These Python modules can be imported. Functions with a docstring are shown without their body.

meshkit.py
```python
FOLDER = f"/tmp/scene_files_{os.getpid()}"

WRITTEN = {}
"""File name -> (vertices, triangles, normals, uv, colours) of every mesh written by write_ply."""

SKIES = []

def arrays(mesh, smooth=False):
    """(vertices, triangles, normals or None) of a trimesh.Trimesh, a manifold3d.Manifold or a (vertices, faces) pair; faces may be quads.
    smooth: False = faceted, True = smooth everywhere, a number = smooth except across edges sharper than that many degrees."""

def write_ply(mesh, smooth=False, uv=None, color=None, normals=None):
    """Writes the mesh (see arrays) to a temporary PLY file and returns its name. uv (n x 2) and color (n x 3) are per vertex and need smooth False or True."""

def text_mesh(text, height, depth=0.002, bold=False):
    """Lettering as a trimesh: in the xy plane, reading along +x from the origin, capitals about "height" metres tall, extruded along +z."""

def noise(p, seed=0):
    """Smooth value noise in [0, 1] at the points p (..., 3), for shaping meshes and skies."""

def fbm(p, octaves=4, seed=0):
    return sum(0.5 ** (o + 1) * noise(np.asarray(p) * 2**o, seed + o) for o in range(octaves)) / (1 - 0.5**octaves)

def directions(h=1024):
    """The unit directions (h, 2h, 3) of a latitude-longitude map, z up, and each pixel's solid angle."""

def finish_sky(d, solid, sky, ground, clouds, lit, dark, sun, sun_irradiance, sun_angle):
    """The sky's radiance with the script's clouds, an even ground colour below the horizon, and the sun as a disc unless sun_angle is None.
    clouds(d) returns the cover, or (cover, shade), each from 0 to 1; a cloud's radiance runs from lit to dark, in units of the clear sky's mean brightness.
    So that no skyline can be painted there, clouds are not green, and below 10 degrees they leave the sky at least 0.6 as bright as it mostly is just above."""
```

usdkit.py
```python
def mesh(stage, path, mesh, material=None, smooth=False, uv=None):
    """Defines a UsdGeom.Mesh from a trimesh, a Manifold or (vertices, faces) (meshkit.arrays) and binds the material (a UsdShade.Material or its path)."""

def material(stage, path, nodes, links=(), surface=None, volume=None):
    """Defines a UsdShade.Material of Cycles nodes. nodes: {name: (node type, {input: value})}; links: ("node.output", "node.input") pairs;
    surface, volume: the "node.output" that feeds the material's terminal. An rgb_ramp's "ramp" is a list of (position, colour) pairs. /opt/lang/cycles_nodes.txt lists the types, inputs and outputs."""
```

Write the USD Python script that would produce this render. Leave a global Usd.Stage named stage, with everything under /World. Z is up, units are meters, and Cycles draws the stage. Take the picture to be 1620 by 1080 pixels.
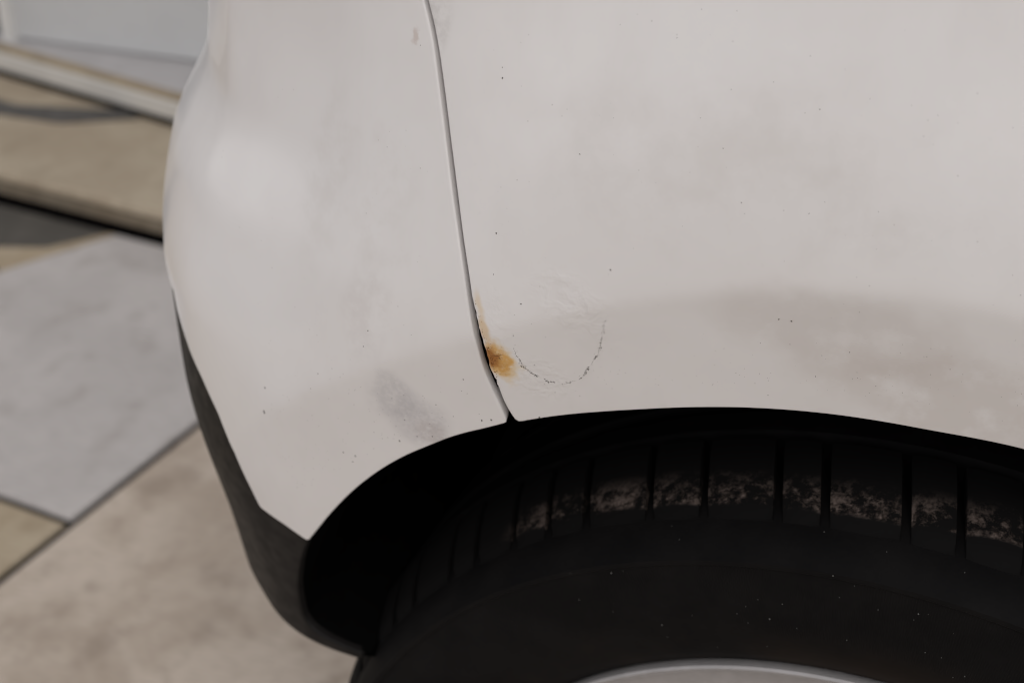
import math, random
import numpy as np, trimesh, usdkit, meshkit
from pxr import Usd, UsdGeom, UsdLux, UsdShade, Gf, Sdf
from scipy.interpolate import PchipInterpolator
from scipy.spatial import Delaunay
from shapely.geometry import Polygon, Point, LineString
from shapely.ops import unary_union
from shapely import contains_xy, prepare

stage = Usd.Stage.CreateInMemory()
UsdGeom.SetStageUpAxis(stage, 'Z'); UsdGeom.SetStageMetersPerUnit(stage, 1.0)
UsdGeom.Xform.Define(stage, '/World'); UsdGeom.Scope.Define(stage, '/World/Looks')
rng = np.random.default_rng(7)

# ------------------------------------------------------------------ camera
YAW, PIT = math.radians(-16), math.radians(30)
CAM = (0.0, -0.58, 1.11)
cam = UsdGeom.Camera.Define(stage, '/World/camera')
cam.CreateHorizontalApertureAttr(36.0); cam.CreateVerticalApertureAttr(36.0 * 682 / 1024)
cam.CreateFocalLengthAttr(36.0 * 2350 / 1620)
cam.CreateClippingRangeAttr(Gf.Vec2f(0.02, 500))
cam.CreateFStopAttr(7.5); cam.CreateFocusDistanceAttr(0.655)
cam.CreateExposureAttr(-0.05)
x_ = UsdGeom.Xformable(cam); x_.AddTranslateOp().Set(Gf.Vec3d(*CAM))
x_.AddRotateZOp().Set(-math.degrees(YAW)); x_.AddRotateXOp().Set(90 - math.degrees(PIT))

# ------------------------------------------------------------------ sky and sun (bright overcast)
SUN_EL, SUN_AZ = math.radians(48), math.radians(152)       # azimuth from +y towards +x
usdkit.material(stage, '/World/Looks/sky', {
    'tc': ('texture_coordinate', {}),
    'sk': ('sky_texture', {'sky_type': 'single_scattering', 'sun_disc': False, 'sun_elevation': SUN_EL, 'sun_rotation': SUN_AZ}),
    'nz': ('noise_texture', {'scale': 1.7, 'detail': 5.0, 'roughness': 0.55}),
    'cl': ('rgb_ramp', {'ramp': [(0.33, (4.6, 4.55, 4.65)), (0.66, (8.4, 8.1, 7.95))]}),
    'mx': ('mix_color', {'fac': 0.86}),
    'bg': ('background_shader', {'strength': 0.131})},
    [('tc.generated', 'nz.vector'), ('nz.fac', 'cl.fac'), ('sk.color', 'mx.a'), ('cl.color', 'mx.b'), ('mx.result', 'bg.color')], surface='bg.background')
dome = UsdLux.DomeLight.Define(stage, '/World/sky')
UsdShade.MaterialBindingAPI.Apply(dome.GetPrim()).Bind(UsdShade.Material.Get(stage, '/World/Looks/sky'))
dome.GetPrim().SetCustomDataByKey('kind', 'structure')
sun = UsdLux.DistantLight.Define(stage, '/World/sun')
sun.CreateIntensityAttr(0.14); sun.CreateAngleAttr(18.0); sun.CreateNormalizeAttr(True); sun.CreateColorAttr(Gf.Vec3f(1.0, .95, .88))
sx = UsdGeom.Xformable(sun); sx.AddRotateZOp().Set(-math.degrees(SUN_AZ)); sx.AddRotateXOp().Set(-(90 - math.degrees(SUN_EL)) )
# at rest it shines along -z; tilting by -(90-el) about x moves its source towards +y, the z turn then swings it to the azimuth

# ------------------------------------------------------------------ helpers
used = {}
def numbered(parent, name):
    k = (parent, name); n = used.get(k, 0); used[k] = n + 1
    return f'{parent}/{name}' if n == 0 else f'{parent}/{name}_{n:03d}'
def obj(name, mesh, mat, parent='/World', smooth=False, **data):
    p = numbered(str(parent), name)
    pr = usdkit.mesh(stage, p, mesh, f'/World/Looks/{mat}', smooth=smooth).GetPrim()
    for k, v in data.items(): pr.SetCustomDataByKey(k, v)
    return p
def xform(name, parent='/World', **data):
    p = numbered(str(parent), name); pr = UsdGeom.Xform.Define(stage, p).GetPrim()
    for k, v in data.items(): pr.SetCustomDataByKey(k, v)
    return p
cat = trimesh.util.concatenate
def prism(poly, z0, z1, bevel=0.0):
    """Closed plan polygon raised from z0 to z1 with a chamfered top edge."""
    poly = Polygon(poly)
    if bevel <= 0:
        m = trimesh.creation.extrude_polygon(poly, z1 - z0, engine='earcut'); m.apply_translation([0, 0, z0]); return m
    inn = poly.buffer(-bevel, join_style=2)
    a = np.array(poly.exterior.coords)[:-1]; n = len(a)
    b = np.array([min(np.array(inn.exterior.coords)[:-1], key=lambda q: np.hypot(*(q - p))) for p in a])
    if Polygon(poly).exterior.is_ccw is False: a, b = a[::-1], b[::-1]
    v = np.vstack([np.c_[a, [z0] * n], np.c_[a, [z1 - bevel] * n], np.c_[b, [z1] * n]])
    f = []
    for r in (0, n):
        for i in range(n):
            j = (i + 1) % n; f += [[r + i, r + j, r + n + j], [r + i, r + n + j, r + n + i]]
    for i in range(1, n - 1): f += [[2*n, 2*n + i, 2*n + i + 1], [0, i + 1, i]]
    return trimesh.Trimesh(v, f, process=False)
def frame_box(o, ax, ay, sx0, sx1, sy0, sy1, z0, z1, bevel=.003):
    """Bevelled box in a plan frame: origin o, unit axes ax, ay."""
    q = [np.array(o) + ax * s + ay * t for s, t in ((sx0, sy0), (sx1, sy0), (sx1, sy1), (sx0, sy1))]
    if (q[1] - q[0])[0] * (q[2] - q[0])[1] - (q[1] - q[0])[1] * (q[2] - q[0])[0] < 0: q = q[::-1]
    return prism(q, z0, z1, bevel)
def revolve(profile, n=240, y0=0.0):
    """profile: (radius, y) pairs; turned about the y axis through the wheel centre."""
    p = np.array(profile, float); m = len(p); t = np.arange(n) / n * 2 * np.pi
    v = np.stack([p[None, :, 0] * np.sin(t)[:, None], np.broadcast_to(p[None, :, 1] + y0, (n, m)), p[None, :, 0] * np.cos(t)[:, None]], -1).reshape(-1, 3)
    f = []
    for i in range(n):
        j = (i + 1) % n
        for k in range(m - 1):
            a, b, c, d = i*m + k, j*m + k, j*m + k + 1, i*m + k + 1
            f += [[a, b, c], [a, c, d]]
    return trimesh.Trimesh(v, f, process=False)

# ------------------------------------------------------------------ node graphs
class G:
    """Collects nodes and links of one material."""
    def __init__(s): s.n, s.l, s.k = {'geo': ('geometry', {})}, [], 0
    def add(s, kind, inputs=None, **links):
        s.k += 1; name = f'n{s.k}'; s.n[name] = (kind, inputs or {})
        for k, v in links.items(): s.l.append((v, f'{name}.{k}'))
        return name
    def noise(s, scale, detail=3.0, rough=.55, vec='geo.position', dist=0.0):
        return s.add('noise_texture', {'scale': scale, 'detail': detail, 'roughness': rough, 'distortion': dist}, vector=vec)
    def ramp(s, src, a, b, lo=0.0, hi=1.0):
        return s.add('map_range', {'range_type': 'smoothstep', 'from_min': a, 'from_max': b, 'to_min': lo, 'to_max': hi, 'clamp': True}, value=src) + '.result'
    def mul(s, a, b):
        if isinstance(b, (int, float)): return s.add('math', {'math_type': 'multiply', 'value2': float(b)}, value1=a) + '.value'
        return s.add('math', {'math_type': 'multiply'}, value1=a, value2=b) + '.value'
    def plus(s, a, b): return s.add('math', {'math_type': 'add'}, value1=a, value2=b) + '.value'
    def mix(s, fac, a, b, blend='mix'):
        inp = {'blend_type': blend}; L = {}
        for k, v in (('fac', fac), ('a', a), ('b', b)):
            if isinstance(v, str): L[k] = v
            else: inp[k] = v
        return s.add('mix_color', inp, **L) + '.result'
    def wobble(s, amp, scale, detail=3.0):
        if amp == 0: return 'geo.position'
        nz = s.noise(scale, detail)
        m = s.add('vector_math', {'math_type': 'subtract', 'vector2': (.5, .5, .5)}, vector1=f'{nz}.color')
        return s.add('vector_math', {'math_type': 'multiply_add', 'vector2': (amp, amp, amp)}, vector1=f'{m}.vector', vector3='geo.position') + '.vector'
    def stretched(s, sx, sy, sz, rot_y=0.0):
        return s.add('mapping', {'mapping_type': 'point', 'scale': (sx, sy, sz), 'rotation': (0., rot_y, 0.)}, vector='geo.position') + '.vector'
    def blob(s, c, r, rot=0.0, amp=0.0, scale=60., lo=0.0, hi=1.0):
        """1 inside an ellipsoid at c with radii r (metres), falling to 0 at its rim; lo..hi where the fall lies (0 = rim, 1 = centre)."""
        m = s.add('mapping', {'mapping_type': 'texture', 'location': c, 'rotation': (0., rot, 0.), 'scale': r}, vector=s.wobble(amp, scale))
        g = s.add('gradient_texture', {'gradient_type': 'spherical'}, vector=f'{m}.vector')
        return s.ramp(f'{g}.fac', lo, hi)
    def done(s, name, surface='p.BSDF', p=None, links=None):
        s.n['p'] = ('principled_bsdf', p or {})
        for k, v in (links or {}).items(): s.l.append((v, f'p.{k}'))
        usdkit.material(stage, f'/World/Looks/{name}', s.n, s.l, surface=surface)
    def bump(s, h, dist, strength=1.0, normal=None):
        L = {'height': h}
        if normal: L['normal'] = normal
        return s.add('bump', {'distance': dist, 'strength': strength}, **L) + '.normal'

def simple(name, col, var=.15, scale=20., rough=.5, bump=0.0, bscale=200., spec=.5, warm=None, **p):
    g = G(); n = g.noise(scale, 5.0, .6)
    a = tuple(c * (1 - var) for c in col); b = tuple(c * (1 + var) for c in (warm or col))
    L = {'base_color': g.mix(g.ramp(f'{n}.fac', .3, .7), a, b)}
    if bump: L['normal'] = g.bump(f'{g.noise(bscale, 4.0)}.fac', bump, .6)
    r = g.ramp(f'{g.noise(scale * 2.3, 3.0)}.fac', .3, .7, rough * .88, min(1, rough * 1.12)); L['roughness'] = r
    g.done(name, p={'specular_ior_level': spec, **p}, links=L)

def paint(name, marks, bumps=()):
    """White car paint under a film of road dirt. marks: (mask builder, colour, amount)."""
    g = G()
    big = g.noise(9., 4.0, .6); fine = g.noise(420., 3.0, .6); streak = g.noise(26., 5.0, .62, vec=g.stretched(1., 1., .35))
    col = g.mix(g.ramp(f'{big}.fac', .35, .68), (.765, .742, .732), (.725, .698, .685))
    col = g.mix(g.mul(g.ramp(f'{streak}.fac', .5, .75), .10), col, (.51, .475, .45))
    col = g.mix(g.mul(g.ramp(f'{fine}.fac', .62, .78), .05), col, (.40, .37, .35))
    vor = g.add('voronoi_texture', {'scale': 230., 'randomness': 1.0}, vector='geo.position')
    sparse = g.noise(40., 2.0)
    dots = g.mul(g.ramp(f'{vor}.distance', .10, .05), g.ramp(f'{sparse}.fac', .56, .66))
    col = g.mix(g.mul(dots, .35), col, (.20, .17, .15))
    dirt = None
    for build, c, amt in marks:
        m = build(g); m = g.mul(m, amt); col = g.mix(m, col, c)
        dirt = m if dirt is None else g.plus(dirt, m)
    rough = g.ramp(f'{big}.fac', .3, .7, .34, .46)
    L = {'base_color': col, 'roughness': rough}
    peel = g.bump(f'{g.noise(300., 2.0)}.fac', .00006, .25)
    nrm = peel
    for build in bumps:
        h, d = build(g); nrm = g.bump(h, d, 1.0, nrm)
    L['normal'] = nrm
    P = {'coat_weight': .8, 'coat_roughness': .17, 'specular_ior_level': .3}
    if dirt:
        L['coat_weight'] = g.ramp(dirt, 0.0, .7, .8, .08)
    g.done(name, p=P, links=L)

def smudge(c, r, rot=0., scale=70., amp=.012, thr=.35, wob=45.):
    def b(g):
        n = g.noise(scale, 5.0, .65)
        return g.mul(g.blob(c, r, rot, amp, wob, 0., .55), g.ramp(f'{n}.fac', thr, thr + .3))
    return b
def blob(c, r, rot=0., amp=0., scale=60., lo=0., hi=1.): return lambda g: g.blob(c, r, rot, amp, scale, lo, hi)

Y = -.03
def bubbling(g):
    m = g.blob((-.130, Y, .800), (.034, .2, .019), .62, .010, 50., 0., .8)
    n = g.noise(105., 3.0, .5, dist=.3)
    return g.mul(g.ramp(f'{n}.fac', .25, .80), m), .00058
def bubbling_edge(g):
    m = g.blob((-.1655, Y, .7915), (.006, .2, .018), -.15, .008, 90., 0., .35)
    n = g.noise(230., 3.0, .5)
    return g.mul(g.ramp(f'{n}.fac', .3, .7), m), .00012
def drips(g):
    m = g.blob((-.147, Y, .757), (.02, .2, .016), .4, .006, 60., 0., .5)
    n = g.noise(260., 3.0, .5)
    return g.mul(g.ramp(f'{n}.fac', .35, .7), m), .00018
paint('panel_paint', [
    (smudge((-.200, Y, .914), (.012, .2, .024), .2, 110., .010, .34), (.42, .40, .38), .40),
    (smudge((-.012, Y, .800), (.075, .2, .028), .12, 38., .03, .22), (.56, .51, .48), .40),
    (smudge((.045, Y, .772), (.10, .2, .030), .15, 55., .03, .26), (.55, .49, .45), .40),
    (smudge((-.06, Y, .87), (.13, .2, .05), .0, 22., .04, .40), (.56, .52, .49), .32),
    (blob((-.1732, Y, .7945), (.0026, .2, .0110), -.22, .004, 160., 0., .9), (.64, .44, .18), .45),
    (blob((-.1710, Y, .7830), (.0032, .2, .0085), -.22, .004, 170., 0., .6), (.60, .37, .11), .55),
    (smudge((-.1648, Y, .7652), (.0105, .2, .0160), -.40, 330., .012, .18, 170.), (.70, .49, .20), .70),
    (smudge((-.1660, Y, .7662), (.0085, .2, .0125), -.40, 420., .012, .24, 170.), (.62, .32, .06), .80),
    (smudge((-.1690, Y, .7668), (.0052, .2, .0075), -.3, 500., .008, .16, 170.), (.30, .105, .02), .85),
    (smudge((-.1640, Y, .7630), (.0045, .2, .0050), -.3, 700., .006, .33, 170.), (.48, .24, .06), .45),
    (blob((-.1660, Y, .7690), (.0045, .2, .0006), -.30, .0045, 200., .1, .6), (.12, .05, .02), .7),
], [bubbling, bubbling_edge, drips])
paint('bumper_paint', [
    (smudge((-.2085, Y, .7170), (.021, .2, .015), .75, 420., .022, .34), (.40, .382, .390), .36),
    (smudge((-.2085, Y, .7170), (.024, .2, .019), .75, 90., .022, .25), (.50, .475, .485), .33),
    (smudge((-.2190, Y, .7325), (.018, .2, .014), .4, 380., .020, .30), (.42, .405, .41), .34),
    (smudge((-.2190, Y, .7315), (.020, .2, .018), .4, 90., .020, .25), (.50, .48, .488), .32),
    (smudge((-.2030, Y, .7125), (.012, .2, .010), .4, 300., .008, .28), (.44, .38, .36), .35),
    (smudge((-.232, Y, .775), (.016, .2, .035), .15, 80., .02, .36), (.56, .52, .50), .34),
    (smudge((-.26, Y, .83), (.02, .2, .06), .25, 60., .03, .36), (.58, .54, .51), .30),
    (smudge((-.225, Y, .83), (.02, .2, .05), .2, 60., .03, .40), (.58, .54, .51), .26),
    (blob((-.2095, Y, .905), (.0035, .2, .006), .2, .006, 300., .2, .7), (.36, .22, .15), .35),
], [])

simple('dark_plastic', (.0082, .0073, .0069), .07, 40., .55, .0003, 900., .16)
simple('liner_plastic', (.003, .003, .003), .2, 40., .9, .0, 400., .02)
simple('seam_dark', (.004, .0035, .0035), .2, 60., .9, spec=.02)
simple('speck', (.045, .032, .026), .3, 500., .8, spec=.2)
simple('rust_brown', (.17, .062, .018), .45, 700., .85, spec=.15)
simple('dust_white', (.15, .147, .14), .2, 500., .8, spec=.2)
simple('alloy', (.40, .385, .385), .08, 60., .48, .0002, 500., metallic=.35)
simple('white_upvc', (.53, .535, .54), .03, 6., .35, spec=.5)
simple('frame_white', (.55, .53, .495), .05, 8., .45)
simple('frame_bright', (.66, .65, .63), .04, 8., .45)
simple('tan_strip', (.30, .235, .15), .15, 14., .7)
simple('grey_floor', (.40, .385, .385), .06, 9., .5)
simple('dark_glass', (.06, .07, .08), .1, 5., .1)

def stone(name, a, b, dark, scale=7., fleck=.42, bump=.0012):
    g = G()
    n1 = g.noise(scale, 6.0, .62, dist=.6); n2 = g.noise(scale * 5.5, 5.0, .65); n3 = g.noise(330., 3.0, .7)
    col = g.mix(g.ramp(f'{n1}.fac', .38, .62), a, b)
    col = g.mix(g.mul(g.ramp(f'{n2}.fac', .52, .74), fleck), col, dark)
    col = g.mix(g.mul(g.ramp(f'{n3}.fac', .55, .75), .22), col, tuple(c * .55 for c in a))
    mp = g.add('mapping', {'mapping_type': 'point', 'rotation': (0., 0., .5), 'scale': (1.0, 9.0, 1.0)}, vector='geo.position') + '.vector'
    br = g.noise(34., 3.0, .6, vec=mp)
    col = g.mix(g.mul(g.ramp(f'{br}.fac', .48, .64), .30), col, tuple(c * .6 for c in a))
    st = g.noise(13., 3.0, .5, vec=g.stretched(1.3, 1., 1., 0.))
    col = g.mix(g.mul(g.ramp(f'{st}.fac', .54, .70), .38), col, dark)
    h = g.plus(g.mul(f'{n2}.fac', .6), g.mul(f'{n3}.fac', .4))
    g.done(name, p={'specular_ior_level': .25, 'roughness': .82}, links={'base_color': col, 'normal': g.bump(h, bump, .7)})
stone('beige_stone', (.405, .335, .270), (.515, .440, .368), (.22, .172, .135))
stone('beige_stone_warm', (.36, .29, .20), (.42, .35, .255), (.24, .185, .12))
stone('grey_stone', (.440, .412, .395), (.485, .455, .437), (.28, .245, .225), 5., .12)
stone('step_stone', (.365, .30, .22), (.425, .36, .27), (.25, .20, .14), 5., .18)
stone('shadow_wedge_stone', (.085, .078, .068), (.12, .11, .095), (.05, .045, .04), 9.)  # dark tone of a ground shadow, put into one slab's colour
simple('shadow_grey', (.085, .08, .075), .25, 30., .9)  # shadow tone for the thin sheet on the step
stone('far_concrete', (.20, .18, .16), (.25, .225, .20), (.14, .12, .10), 3.)
stone('joint_sand', (.016, .014, .012), (.024, .021, .018), (.010, .009, .008), 20.)
stone('shaded_riser_stone', (.175, .14, .10), (.215, .18, .135), (.10, .08, .06), 6., .3)  # shade of the step's front face put into a darker stone colour

# ------------------------------------------------------------------ the body's outer skin
def sstep(a, b, x):
    t = np.clip((x - a) / (b - a), 0, 1); return t * t * (3 - 2 * t)
XS, RHO, YO = -.155, .30, -.03
HZ = np.array([.36, .45, .55, .65, .72, .78, .84, .90, .96, 1.05, 1.25])
HV = np.array([-0.0805, -0.0352, -0.0164, 0.0018, 0.0041, -0.0065, -0.0337, -0.0378, -0.0378, -0.0385, -0.0393])
HP = PchipInterpolator(HZ, HV)
def skin(u, z):
    """Point of the body's skin: u runs along the side (x beyond XS) and round the corner, z is the height."""
    u, z = np.broadcast_arrays(np.asarray(u, float), np.asarray(z, float))
    s = np.clip(XS - u, 0, None); a = np.clip(s / RHO, 0, np.pi / 2); ex = np.clip(s - RHO * np.pi / 2, 0, None)
    x = np.where(u > XS, u, XS - RHO * np.sin(a)); y = YO + RHO * (1 - np.cos(a)) + ex
    nx, ny = -np.sin(a), -np.cos(a)
    rho = np.hypot(u, z - .355) - .411
    d = rho - (.045 + .0155 * sstep(-.24, .03, u))
    fl = -.27 * .5 * (np.sqrt(d * d + 1.2e-5) - d) - .024 * sstep(-.004, .17, d)
    k = sstep(.70, .80, z); w = (1 - k) * sstep(0, 1, (-.15 - u) / .27) + k * sstep(0, 1, (-.17 - u) / .29)
    off = fl * (1 - .8 * sstep(0, 1, (-.27 - u) / .12)) + HP(np.clip(z, HZ[0], HZ[-1])) * w - .08 * np.clip(z - .80, 0, None) ** 2
    return np.stack([x + nx * off, y + ny * off, z + 0 * x], -1)
def skin_normal(u, z, h=4e-4):
    n = np.cross(skin(u + h, z) - skin(u - h, z), skin(u, z + h) - skin(u, z - h))
    return n / np.linalg.norm(n, axis=-1, keepdims=True)

def panel(outline, r=.001, depth=.012, step=.0015, fine=.0035, sink=0.0, window=(-.46, .16, .5, .98)):
    """A sheet of the skin within the (u, z) outline with its edge rolled over (radius r) and turned in (depth)."""
    P = Polygon(outline).buffer(0).buffer(-r, join_style=1)
    P = P.buffer(-.0012).buffer(.0012)
    ring = P.exterior; L = ring.length
    s, pts = 0.0, []
    while s < L - .0008:
        q = ring.interpolate(s); pts.append((q.x, q.y))
        near = window[0] < q.x < window[1] and window[2] < q.y < window[3]
        s += step if near else .008
    B = np.array(pts)
    if not ring.is_ccw: B = B[::-1]
    x0, z0, x1, z1 = P.bounds
    def lattice(h, inside):
        X, Z = np.meshgrid(np.arange(x0, x1, h), np.arange(z0, z1, h * .866)); X = X + (np.arange(X.shape[0]) % 2)[:, None] * h / 2
        X, Z = X.ravel(), Z.ravel()
        in_w = (X > window[0]) & (X < window[1]) & (Z > window[2]) & (Z < window[3])
        k = contains_xy(P.buffer(-h * .45), X, Z) & (in_w if inside else ~in_w)
        return np.c_[X, Z][k]
    V = np.vstack([B, lattice(fine, True), lattice(.014, False)])
    T = Delaunay(V).simplices
    c = V[T].mean(1); T = T[contains_xy(P, c[:, 0], c[:, 1])]
    e1, e2 = V[T[:, 1]] - V[T[:, 0]], V[T[:, 2]] - V[T[:, 0]]; a = e1[:, 0] * e2[:, 1] - e1[:, 1] * e2[:, 0]; T = T[np.abs(a) > 1e-10]; a = a[np.abs(a) > 1e-10]
    T[a < 0] = T[a < 0][:, ::-1]
    S, N = skin(V[:, 0], V[:, 1]), skin_normal(V[:, 0], V[:, 1]); S = S - N * sink
    n = len(B); b, bn = S[:n], N[:n]
    tg = np.roll(b, -1, 0) - np.roll(b, 1, 0); tg /= np.linalg.norm(tg, axis=1)[:, None]
    e = np.cross(tg, bn); e /= np.linalg.norm(e, axis=1)[:, None]
    rings = [b + e * r * math.sin(t) - bn * r * (1 - math.cos(t)) for t in np.radians([22, 45, 67, 90])]
    rings.append(rings[-1] - bn * depth * .5); rings.append(rings[-2] - bn * depth)
    verts = np.vstack([S] + rings); F = [T]; m = len(S); prev = np.arange(n)
    for k in range(len(rings)):
        cur = m + k * n + np.arange(n); pj, cj = np.roll(prev, -1), np.roll(cur, -1)
        F += [np.c_[prev, cur, cj], np.c_[prev, cj, pj]]; prev = cur
    F = np.vstack(F)
    mesh = trimesh.Trimesh(verts, F, process=False)
    return mesh, rings[3], bn

GAP_R = [(-0.2083, 0.9217), (-0.2026, 0.9067), (-0.197, 0.8865), (-0.1919, 0.8659), (-0.1869, 0.8451), (-0.1828, 0.8263), (-0.1792, 0.8096), (-0.1764, 0.7952), (-0.1739, 0.7847), (-0.1716, 0.7728), (-0.17, 0.7615), (-0.1674, 0.75), (-0.1652, 0.7402), (-0.1629, 0.7335), (-0.1602, 0.7278)]
GAP_L = [(-0.2109, 0.9213), (-0.2051, 0.9063), (-0.1997, 0.886), (-0.1944, 0.8655), (-0.1894, 0.8446), (-0.1849, 0.8259), (-0.1814, 0.8092), (-0.179, 0.7962), (-0.1771, 0.785), (-0.1749, 0.7731), (-0.1734, 0.761), (-0.1709, 0.7495), (-0.1681, 0.7398), (-0.1659, 0.7319), (-0.1645, 0.7262)]
LIP_L = [(-0.1788, 0.7196), (-0.1925, 0.713), (-0.207, 0.7037), (-0.2225, 0.6927), (-0.2397, 0.6779), (-0.2591, 0.6581), (-0.2793, 0.6344), (-0.2959, 0.6133), (-0.3054, 0.6013)]
LOW = [(-0.3054, 0.6013), (-0.3191, 0.6085), (-0.336, 0.6141), (-0.3386, 0.6281), (-0.3445, 0.6501), (-0.3577, 0.6683), (-0.3752, 0.6817), (-0.3928, 0.6909), (-0.4062, 0.7003), (-0.4146, 0.7061), (-0.42, 0.715), (-0.47, 0.718), (-0.6, 0.72), (-1.15, 0.72)]
ARCH = [(-0.3054, 0.6013), (-0.3164, 0.584), (-0.3259, 0.5663), (-0.3355, 0.5428), (-0.3388, 0.5221), (-0.3348, 0.5141), (-0.318, 0.5086), (-0.2914, 0.5056)]
def smooth_line(p, n):
    p = np.array(p, float); s = np.r_[0, np.cumsum(np.hypot(*np.diff(p, axis=0).T))]; t = np.linspace(0, s[-1], n)
    return np.c_[PchipInterpolator(s, p[:, 0])(t), PchipInterpolator(s, p[:, 1])(t)]
gr = smooth_line(GAP_R, 260)
bad = sstep(.742, .752, gr[:, 1]) * (1 - sstep(.790, .805, gr[:, 1]))          # the paint has flaked off the edge by the rust
jag = (meshkit.fbm(np.c_[gr[:, 1] * 900 + 3 * np.sin(gr[:, 1] * 310), 0 * gr[:, 1], 0 * gr[:, 1]], 4, 3) - .46) * .0015
gr[:, 0] += bad * jag
LIP_T = [-0.4057, -0.3915, -0.3717, -0.3407, -0.2954, -0.2435, -0.1924, -0.1214, -0.0519, 0.0507, 0.164] + [.6, 1.66]            # angle about the hub and radius of the arch lip
LIP_R = [0.4047, 0.4043, 0.4039, 0.4031, 0.4017, 0.4006, 0.4002, 0.3998, 0.3993, 0.3986, 0.4011] + [.4060, .4060]
lip_t = np.linspace(LIP_T[0], 1.66, 260); lip_r = PchipInterpolator(LIP_T, LIP_R)(lip_t)
arc = [(q * math.sin(t), .355 + q * math.cos(t)) for t, q in zip(lip_t, lip_r)]
ZT = 1.16
car = xform('car', label='white car with rusty wheel arch seam and black tyre parked on stone paving', category='car')
q_out = [(-.292, ZT)] + [tuple(p) for p in gr] + arc + [(.46, .30), (.80, .30), (.80, ZT)]
quarter, q_edge, q_n = panel(q_out, r=.0012, depth=.010)
QP = obj('quarter_panel', quarter, 'panel_paint', car, smooth=50, label='white body panel with rust patch and blistered paint above the wheel arch')
gl = smooth_line(GAP_L, 120)
b_out = [(-.2946, ZT)] + [tuple(p) for p in gl] + [tuple(p) for p in smooth_line(LIP_L, 120)] + [tuple(p) for p in LOW[1:]] + [(-1.15, ZT)]
bump_m, b_edge, b_n = panel(b_out, r=.0010, depth=.006)
BP = obj('bumper', bump_m, 'bumper_paint', car, smooth=50, label='white bumper corner with grey scuffs above the wheel arch')
low = np.array(LOW) + [0, -.0010]
v_out = [tuple(p) for p in low] + [(-1.15, 0.4991), (-.300, 0.4991)] + [tuple(p) for p in smooth_line(ARCH, 90)[::-1]][:-1]
val_m, v_edge, v_n = panel(v_out, r=.0018, depth=.003, sink=.0020)
obj('bumper_valance', val_m, 'dark_plastic', car, smooth=50, label='dark grey plastic lower edge of the bumper')

# dark sheet behind the seam, and the wheel well
def strip(us, z0, z1, back, n=60):
    zs = np.linspace(z0, z1, n); U = np.interp(zs, [p[1] for p in GAP_R[::-1]], [p[0] for p in GAP_R[::-1]])
    U = np.where(zs > .9223, -.2072 - (zs - .9223) * .357, U)
    A = skin(U + us[0], zs) - skin_normal(U + us[0], zs) * back; Bq = skin(U + us[1], zs) - skin_normal(U + us[1], zs) * back
    v = np.vstack([A, Bq, A + [0, .004, 0], Bq + [0, .004, 0]]); f = []
    for i in range(n - 1):
        f += [[i, n + i, n + i + 1], [i, n + i + 1, i + 1], [2*n + i, 2*n + i + 1, 3*n + i + 1], [2*n + i, 3*n + i + 1, 3*n + i]]
    return trimesh.Trimesh(v, f, process=False)
obj('seam_backing', strip((-.02, .02), .744, 1.15, .0052), 'seam_dark', car, smooth=True)
well = [skin(u, z) - skin_normal(u, z) * .0048 for u, z in [(-.280, 0.5041), (-.298, 0.5006)] + [tuple(p) for p in smooth_line(ARCH, 40)[::-1]] + [tuple(p) for p in smooth_line(LIP_L, 60)[::-1]] + arc]
well = np.array(well); n = len(well); back = well.copy(); back[:, 1] = .34
v = np.vstack([well, back]); f = []
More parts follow.
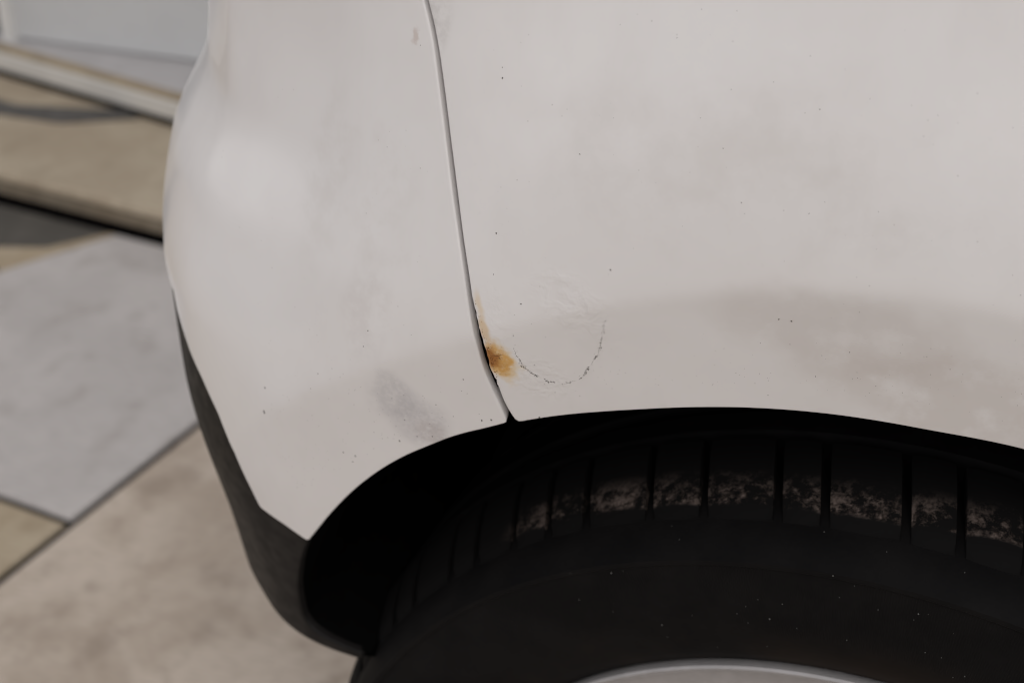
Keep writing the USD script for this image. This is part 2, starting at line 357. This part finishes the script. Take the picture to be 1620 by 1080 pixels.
for i in range(n - 1): f += [[i, i + 1, n + i + 1], [i, n + i + 1, n + i]]
hub = len(v); v = np.vstack([v, [[0.0, .34, .40]]])
for i in range(n - 1): f += [[n + i, n + i + 1, hub]]
obj('wheel_arch_liner', trimesh.Trimesh(v, f, process=False), 'liner_plastic', car, smooth=60)
fl = cat([trimesh.creation.box(bounds=[[-.40, .341, .20], [.44, .344, .80]]), trimesh.creation.box(bounds=[[-.24, .36, .46], [.78, .84, .52]]), trimesh.creation.box(bounds=[[-.24, .345, .52], [.78, .37, 1.12]]), trimesh.creation.box(bounds=[[-.2, .06, 1.10], [.78, .84, 1.13]])])
obj('inner_light_block', fl, 'liner_plastic', car)  # unseen black boxes added inside the car to block light

# stone chips and specks of dirt on the paint
def specks(uvs, sizes, sink=0.0, seed=1):
    R = np.random.default_rng(seed); ms = []
    for (u, z), s in zip(uvs, sizes):
        k = 7; t = np.arange(k) / k * 2 * np.pi; rr = s * R.uniform(.55, 1.2, k); st = R.uniform(.6, 1.0)
        U, Zz = u + rr * np.cos(t) * st, z + rr * np.sin(t)
        N = skin_normal(np.r_[u, U], np.r_[z, Zz]); pt = skin(np.r_[u, U], np.r_[z, Zz]) + N * np.r_[[.00014 + s * .12], [.00002] * k][:, None]
        ms.append(trimesh.Trimesh(pt, [[0, 1 + i, 1 + (i + 1) % k] for i in range(k)], process=False))
    return cat(ms)
QS = [(-0.168, 0.8994), (-0.1677, 0.8951), (-0.1664, 0.8296), (-0.1538, 0.7989), (-0.1668, 0.8108), (-0.1487, 0.7319), (-0.1145, 0.821), (-0.1567, 0.7931), (-0.0355, 0.8978), (-0.0717, 0.8784), (-0.0621, 0.8575), (-0.0604, 0.8532), (-0.0347, 0.8566), (-0.0425, 0.8064), (-0.0372, 0.8061), (-0.0858, 0.9308), (-0.1311, 0.8685), (-0.1491, 0.7653), (-0.165, 0.7676), (-0.0121, 0.7927), (-0.0251, 0.7762), (-0.0447, 0.7613)]
QZ = [0.00036, 0.00050, 0.00043, 0.00043, 0.00029, 0.00058, 0.00036, 0.00022, 0.00029, 0.00022, 0.00029, 0.00022, 0.00029, 0.00050, 0.00043, 0.00022, 0.00029, 0.00029, 0.00043, 0.00029, 0.00029, 0.00029]
R = np.random.default_rng(11)
for _ in range(120):                                   # road spatter gathers just over the lip
    a = R.uniform(-.36, .25); q = .412 + abs(R.normal(0, .018)) + .001
    u, z = q * math.sin(a), .355 + q * math.cos(a)
    if u > -.150: QS.append((u, z)); QZ.append(R.uniform(.0001, .00022))
for _ in range(50):
    QS.append((R.uniform(-.15, .06), R.uniform(.78, .95))); QZ.append(R.uniform(.0001, .0002))
obj('dirt_speck', specks(QS, QZ, seed=2), 'speck', QP, smooth=True, kind='stuff')
BS = [(-0.3064, 0.6949), (-0.3038, 0.7109), (-0.1774, 0.7261), (-0.1726, 0.7272), (-0.2047, 0.7106), (-0.2234, 0.7033), (-0.2591, 0.6852), (-0.2521, 0.6848), (-0.2547, 0.68), (-0.213, 0.7088), (-0.1996, 0.7325), (-0.1837, 0.7515), (-0.1855, 0.744), (-0.2348, 0.7586), (-0.2322, 0.7675), (-0.2635, 0.7346), (-0.2114, 0.902), (-0.2981, 0.6464), (-0.218, 0.7186)]
BZ = [.0013, .0006, .0007, .0007, .0005, .0006, .0005, .0006, .0004, .0004, .0003, .0004, .0003, .0004, .0004, .0003, .0003, .0003, .0004]
for _ in range(110):
    a = R.uniform(-.80, -.42); q = .418 + abs(R.normal(0, .022)); u, z = q * math.sin(a) * .985, .355 + q * math.cos(a) - .004
    if u < -.176: BS.append((u, z)); BZ.append(R.uniform(.0001, .00022))
obj('dirt_speck', specks(BS, BZ, seed=3), 'speck', BP, smooth=True, kind='stuff')
CR = smooth_line([(-0.1577, 0.7829), (-0.1574, 0.7747), (-0.1556, 0.7672), (-0.1525, 0.7618), (-0.1467, 0.7573), (-0.1419, 0.7555), (-0.1367, 0.755), (-0.1323, 0.7571), (-0.1279, 0.7596), (-0.1254, 0.7647), (-0.1227, 0.77), (-0.1203, 0.7746), (-0.1187, 0.7812), (-0.117, 0.7907), (-0.1163, 0.7963)], 400)
cu, cz = [], []
for i, (u, z) in enumerate(CR):
    t = i / 400; dens = .42 + .58 * sstep(.08, .25, t) * (1 - sstep(.80, .98, t)); clump = meshkit.fbm(np.array([t * 30, 0, 0]), 3, 5)
    if R.random() < dens * sstep(.35, .62, clump) * .75 + .10 * dens:
        cu.append((u + R.normal(0, .00038), z + R.normal(0, .00038))); cz.append(R.uniform(.00010, .00035) * (.6 + .5 * dens))
obj('paint_crack', specks(cu, cz, seed=4), 'speck', QP, smooth=True, kind='stuff', label='dark curved crack line in the blistered paint')

# rust pits and flakes along the chipped edge of the seam
edge_u = PchipInterpolator([p[1] for p in GAP_R[::-1]], [p[0] for p in GAP_R[::-1]])
ru, rz = [], []
for _ in range(46):
    z = R.normal(.7655, .0050); u = float(edge_u(z)) + .0013 + abs(R.normal(0, .0009))
    ru.append((u, z)); rz.append(R.uniform(.00015, .00042))
for _ in range(34):
    ru.append((-.1660 + R.normal(0, .0030), .7650 + R.normal(0, .0045))); rz.append(R.uniform(.0001, .0002))
for _ in range(26):
    z = R.uniform(.765, .797); ru.append((float(edge_u(z)) + .0014 + abs(R.normal(0, .0008)), z)); rz.append(R.uniform(.00012, .0003))
ru = [q for q in ru if q[0] > float(edge_u(q[1])) + .0013]
obj('rust_flake', specks(ru, rz, seed=6), 'rust_brown', QP, smooth=True, kind='stuff', label='dark brown rust flakes on the panel edge')

# ------------------------------------------------------------------ wheel
wheel = xform('wheel', car)
wx = UsdGeom.Xformable(stage.GetPrimAtPath(wheel)); wx.AddTranslateOp().Set(Gf.Vec3d(.031, .009, .3385)); wx.AddRotateZOp().Set(-8.1); wx.AddRotateXOp().Set(2.6)   # the wheel is turned a little and leans
g = G()
tc = g.add('texture_coordinate')
sp = g.add('separate_xyz', {}, vector=f'{tc}.object')
cx = g.add('combine_xyz', {'y': 0.0}, x=f'{sp}.x', z=f'{sp}.z')
ln = g.add('vector_math', {'math_type': 'length'}, vector1=f'{cx}.vector')
ang = g.add('math', {'math_type': 'arctan2'}, value1=f'{sp}.x', value2=f'{sp}.z')
rib = g.add('math', {'math_type': 'sine'}, value1=g.mul(f'{ang}.value', 1500.0))
n1 = g.noise(30., 5.0, .6); n2 = g.noise(14., 4.0, .6)
col = g.mix(g.ramp(f'{n1}.fac', .35, .7), (.0034, .0031, .0033), (.0062, .0056, .0056))
brown = g.mul(g.ramp(f'{ln}.value', .300, .262), g.ramp(f'{n2}.fac', .35, .65))
col = g.mix(g.mul(brown, .7), col, (.016, .0105, .0075))
band = g.mul(g.mul(g.ramp(f'{ln}.value', .284, .290), g.ramp(f'{ln}.value', .331, .327)), g.ramp(f'{n2}.fac', .46, .54))
nb = g.bump(f'{g.noise(420., 3.0)}.fac', .0003, .5)
g.done('tyre_rubber', p={'roughness': .70, 'specular_ior_level': .10}, links={'base_color': col, 'normal': g.bump(g.mul(f'{rib}.value', band), .00025, .6, nb)})
g = G()
tc = g.add('texture_coordinate')
sp = g.add('separate_xyz', {}, vector=f'{tc}.object')
cx = g.add('combine_xyz', {'y': 0.0}, x=f'{sp}.x', z=f'{sp}.z')
ln = g.add('vector_math', {'math_type': 'length'}, vector1=f'{cx}.vector')
mud = g.noise(150., 9.0, .78, dist=.15); zone = g.noise(24., 2.0)
m = g.plus(f'{mud}.fac', g.mul(f'{zone}.fac', .45))
m = g.ramp(m, .67, .80)
lift = g.add('map_range', {'range_type': 'linear', 'from_min': -.02, 'from_max': .16, 'to_min': 0.0, 'to_max': .020, 'clamp': True}, value=f'{sp}.x')
yy = g.add('math', {'math_type': 'subtract'}, value1=f'{sp}.y', value2=f'{lift}.result') + '.value'
m = g.mul(m, g.mul(g.ramp(yy, .0150, .0180), g.ramp(yy, .038, .020)))
m = g.mul(m, g.ramp(f'{sp}.x', -.222, -.200))
fine = g.noise(520., 3.0)
mc = g.mix(g.ramp(f'{fine}.fac', .3, .7), (.070, .053, .046), (.150, .117, .102))
col = g.mix(m, (.0062, .0058, .0058), mc)
nb = g.bump(g.mul(m, g.ramp(f'{fine}.fac', .2, .8, .5, 1.0)), .0014, .8)
g.done('tread_rubber', p={'roughness': .8, 'specular_ior_level': .08}, links={'base_color': col, 'normal': nb})

prof = [(.2490, .018), (.2580, .004), (.268, -.003), (.280, -.0075), (.295, -.0100), (.312, -.0108), (.3285, -.0100), (.3300, -.0114), (.3325, -.0114), (.3340, -.0090), (.338, -.003), (.341, .004), (.3435, .013), (.345, .025), (.346, .050), (.352, .064), (.357, .068), (.357, .086), (.347, .0865), (.347, .0955), (.358, .096), (.358, .122), (.347, .1225), (.347, .1325), (.358, .133), (.357, .158), (.347, .1585), (.347, .1675), (.356, .168), (.353, .195), (.345, .222), (.334, .236), (.310, .246), (.27, .242), (.2490, .224)]
obj('tyre', revolve(prof, 300), 'tyre_rubber', wheel, smooth=40)
# shoulder blocks: unequal pitch, each its own piece
pitch, R5 = [], np.random.default_rng(5)
while sum(pitch) < 2 * np.pi: pitch.append(R5.choice([.068, .074, .088, .112]))
pitch = np.array(pitch) * 2 * np.pi / sum(pitch)
t0 = -.39
for k, w in enumerate(pitch):
    gap = .0140; A = np.linspace(t0 + gap / 2, t0 + w - gap / 2, 5); t0 += w
    cs = [(.3428, .0090), (.3442, .0115), (.3466, .0150), (.3490, .0205), (.3530, .0330), (.3565, .0470), (.3575, .060)]
    m = len(cs); v, f = [], []
    for i, a in enumerate(A):
        for j, (rr, y) in enumerate(cs):
            edge = i in (0, 4); sk = -(y - .0) * .60                           # the grooves run slightly slanted across the shoulder
            r2 = rr - (.0010 if edge and j > 0 else 0); v.append((r2 * math.sin(a + sk), y + (.0006 if edge else 0), r2 * math.cos(a + sk)))
        v.append((.340 * math.sin(a - .060 * .60), .060, .340 * math.cos(a - .060 * .60))); v.append((.334 * math.sin(a + .003), .010, .334 * math.cos(a + .003)))
    m += 2
    for i in range(4):
        for j in range(m):
            j2 = (j + 1) % m; f += [[i*m + j, (i+1)*m + j, (i+1)*m + j2], [i*m + j, (i+1)*m + j2, i*m + j2]]
    for j in range(1, m - 1): f += [[0, j, j + 1], [4*m, 4*m + j + 1, 4*m + j]]
    obj('tread_block', trimesh.Trimesh(v, f, process=False), 'tread_rubber', wheel, smooth=35)
# pale grains of dust on the tyre wall
ms = []; pr = np.array(prof[:16])
for _ in range(60):
    a = R.uniform(-.55, .55); rr = R.uniform(.270, .343); y = np.interp(rr, pr[:, 0], pr[:, 1]) - .0002; s = R.choice([.0002, .00027, .0004], p=[.72, .22, .06])
    b = trimesh.creation.icosphere(subdivisions=0, radius=s); b.apply_translation([rr * math.sin(a), y, rr * math.cos(a)]); ms.append(b)
obj('dust_grain', cat(ms), 'dust_white', wheel, kind='stuff')
rim_prof = [(.2510, .020), (.2540, .010), (.2557, .0045), (.2553, .0014), (.2540, .0004), (.2520, .0012), (.2500, .0036), (.2480, .0058), (.2380, .0085), (.2150, .0120), (.2080, .0160), (.2060, .0300), (.2150, .0340), (.2200, .0600), (.2200, .2200), (.2510, .2250), (.2510, .2150)]
rim = [revolve(rim_prof, 260), revolve([(.001, .030), (.055, .030), (.062, .036), (.062, .060), (.001, .060)], 60)]
for k in range(5):
    for da in (-.13, .13):
        b = trimesh.creation.box(bounds=[[-.013, .030, .05], [.013, .055, .209]]); b.apply_transform(trimesh.transformations.rotation_matrix(k * 2 * np.pi / 5 + da + .3, [0, 1, 0])); rim.append(b)
obj('rim', cat(rim), 'alloy', wheel, smooth=35)

# ------------------------------------------------------------------ ground and paving slabs
gm = trimesh.creation.box(bounds=[[-30, -30, -.30], [30, 30, -.030]])
ground = obj('ground', gm, 'far_concrete', '/World', kind='structure')
paving = xform('paving', kind='structure')
ax = np.array([.9806, -.196]); ay = np.array([.196, .9806]); O = np.array([-.944, .686])     # corner where the joints meet
def slab(s0, s1, t0_, t1_, mat, z=0.0, j=.004):
    m = frame_box(O, ax, ay, s0 + j, s1 - j, t0_ + j, t1_ - j, -.05, z, .0025); obj('slab', m, mat, paving)
obj('joint_bed', frame_box(O, ax, ay, -2.39, 2.19, -3.09, .666, -.028, -.0055, .0), 'joint_sand', paving)
def tri(pts, mat, z=0.0):
    q = [O + ax * s + ay * t for s, t in pts]
    if (q[1] - q[0])[0] * (q[2] - q[0])[1] - (q[1] - q[0])[1] * (q[2] - q[0])[0] < 0: q = q[::-1]
    obj('slab', prism(q, -.05, z, .0025), mat, paving)
JS = .013                                                # the long joint
tri([(-.741, .012), (JS - .0060, .012), (JS - .0060, .668), (-.476, .668)], 'grey_stone')       # grey slab with a slanting far edge
tri([(-1.30, .012), (-.7455, .012), (-.5555, .470), (-.66, .520), (-1.30, .565)], 'beige_stone_warm')
tri([(-.5535, .4745), (-.4805, .668), (-.490, .668), (-.548, .575), (-.656, .524)], 'beige_stone_warm')
tri([(-1.30, .569), (-.662, .524), (-.552, .578), (-.494, .668), (-1.30, .668)], 'shadow_wedge_stone')  # dark wedge: shadow in front of the step, put in as a slab
slab(-.80, JS + .001, -.90, .008, 'beige_stone_warm', j=.0070)
slab(JS - .0, 1.10, -.62, .668, 'beige_stone', j=.0060)
slab(JS - .0, 1.10, -1.85, -.62, 'beige_stone'); slab(-.80, JS, -2.10, -.90, 'grey_stone'); slab(-1.60, -.80, -.90, .008, 'beige_stone'); slab(-1.60, -.80, -2.10, -.90, 'beige_stone_warm')
slab(1.10, 2.20, -.62, .668, 'grey_stone'); slab(1.10, 2.20, -1.85, -.62, 'beige_stone_warm'); slab(-2.4, -1.30, .012, .668, 'beige_stone'); slab(-2.4, -1.60, -.9, .008, 'grey_stone')
slab(1.10, 2.20, -3.1, -1.85, 'beige_stone'); slab(JS, 1.10, -3.1, -1.85, 'grey_stone'); slab(-.80, JS, -3.1, -2.10, 'beige_stone'); slab(-1.60, -.80, -3.1, -2.10, 'beige_stone')

# stone step in front of the door
step = xform('door_step', label='low beige stone step below the white door, shade under its front edge put in as a black strip', category='step')
for s0, s1 in ((-2.30, -1.225), (-1.221, .20), (.204, 1.30)):
    obj('coping', frame_box(O, ax, ay, s0, s1, .672, 1.36, .046, .060, .004), 'step_stone', step)
    obj('riser', frame_box(O, ax, ay, s0 + .002, s1 - .002, .676, 1.352, .018, .046, .0), 'shaded_riser_stone', step)
obj('shade_plinth', frame_box(O, ax, ay, -2.28, 1.28, .680, 1.34, -.03, .018, .0), 'seam_dark', step)  # near-black strip painted in for the shade under the coping
mat = [(-1.10, .935), (-.93, .922), (-.72, .998), (-.69, .986), (-.80, .905), (-1.10, .862)]  # outline of the shadow on the step, built as a thin dark sheet
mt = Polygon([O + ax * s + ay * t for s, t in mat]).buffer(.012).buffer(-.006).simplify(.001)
obj('step_shadow_sheet', prism(list(mt.exterior.coords)[:-1], .060, .065, .0), 'shadow_grey', '/World', label='thin dark sheet standing in for a shadow on the beige step below the sill', category='mat')

# white door standing ajar in its frame
dx = np.array([.9927, -.1208]); dy = np.array([.1208, .9927])
fx, fy = ax * dx[0] + ay * dx[1], ax * dy[0] + ay * dy[1]
FO = O + ax * -1.085 + ay * 1.040
frame = xform('door', label='white door with long low sill and tan strip, leaf standing slightly ajar', category='door')
obj('sill', frame_box(FO, fx, fy, -1.2, 1.9, .0, .30, .078, .113, .004), 'frame_white', frame)
obj('sill_shade_strip', frame_box(FO, fx, fy, -1.19, 1.89, .004, .29, .0605, .078, .0), 'seam_dark', frame)  # near-black strip painted in for the shadow gap below the sill
obj('weather_strip', frame_box(FO, fx, fy, -1.19, 1.89, .004, .022, .113, .1245, .002), 'tan_strip', frame)
obj('threshold', frame_box(FO, fx, fy, -1.19, 1.89, .0225, .30, .113, .1215, .001), 'grey_floor', frame)
obj('post', frame_box(FO, fx, fy, -.026, -.001, .040, .110, .1215, 2.12, .003), 'frame_bright', frame)
obj('post', frame_box(FO, fx, fy, 1.05, 1.10, .050, .110, .1215, 2.12, .003), 'white_upvc', frame)
obj('head', frame_box(FO, fx, fy, -1.19, 1.89, .050, .110, 2.12, 2.18, .003), 'white_upvc', frame)
obj('side_pane', frame_box(FO, fx, fy, -1.19, -.028, .060, .082, .1215, 2.118, .001), 'dark_glass', frame)
H = O + ax * -1.094 + ay * 1.096; lx = ax * .9910 + ay * .1336; ly = -ax * .1336 + ay * .9910
leaf = obj('leaf', frame_box(H, lx, ly, .012, .98, .0, .045, .126, 2.10, .003), 'white_upvc', frame)
hd = trimesh.creation.cylinder(radius=.009, height=.13, sections=20); hd.apply_transform(trimesh.transformations.rotation_matrix(np.pi / 2, [0, 1, 0])); hp = H + lx * .88 - ly * .045
hd.apply_transform(trimesh.transformations.rotation_matrix(math.atan2(lx[1], lx[0]), [0, 0, 1])); hd.apply_translation([hp[0], hp[1], 1.05])
rs = trimesh.creation.cylinder(radius=.011, height=.05, sections=20); rs.apply_transform(trimesh.transformations.rotation_matrix(np.pi / 2, [1, 0, 0])); rq = H + lx * .93 - ly * .022; rs.apply_translation([rq[0], rq[1], 1.05])
obj('handle', cat([hd, rs]), 'alloy', leaf, smooth=40)
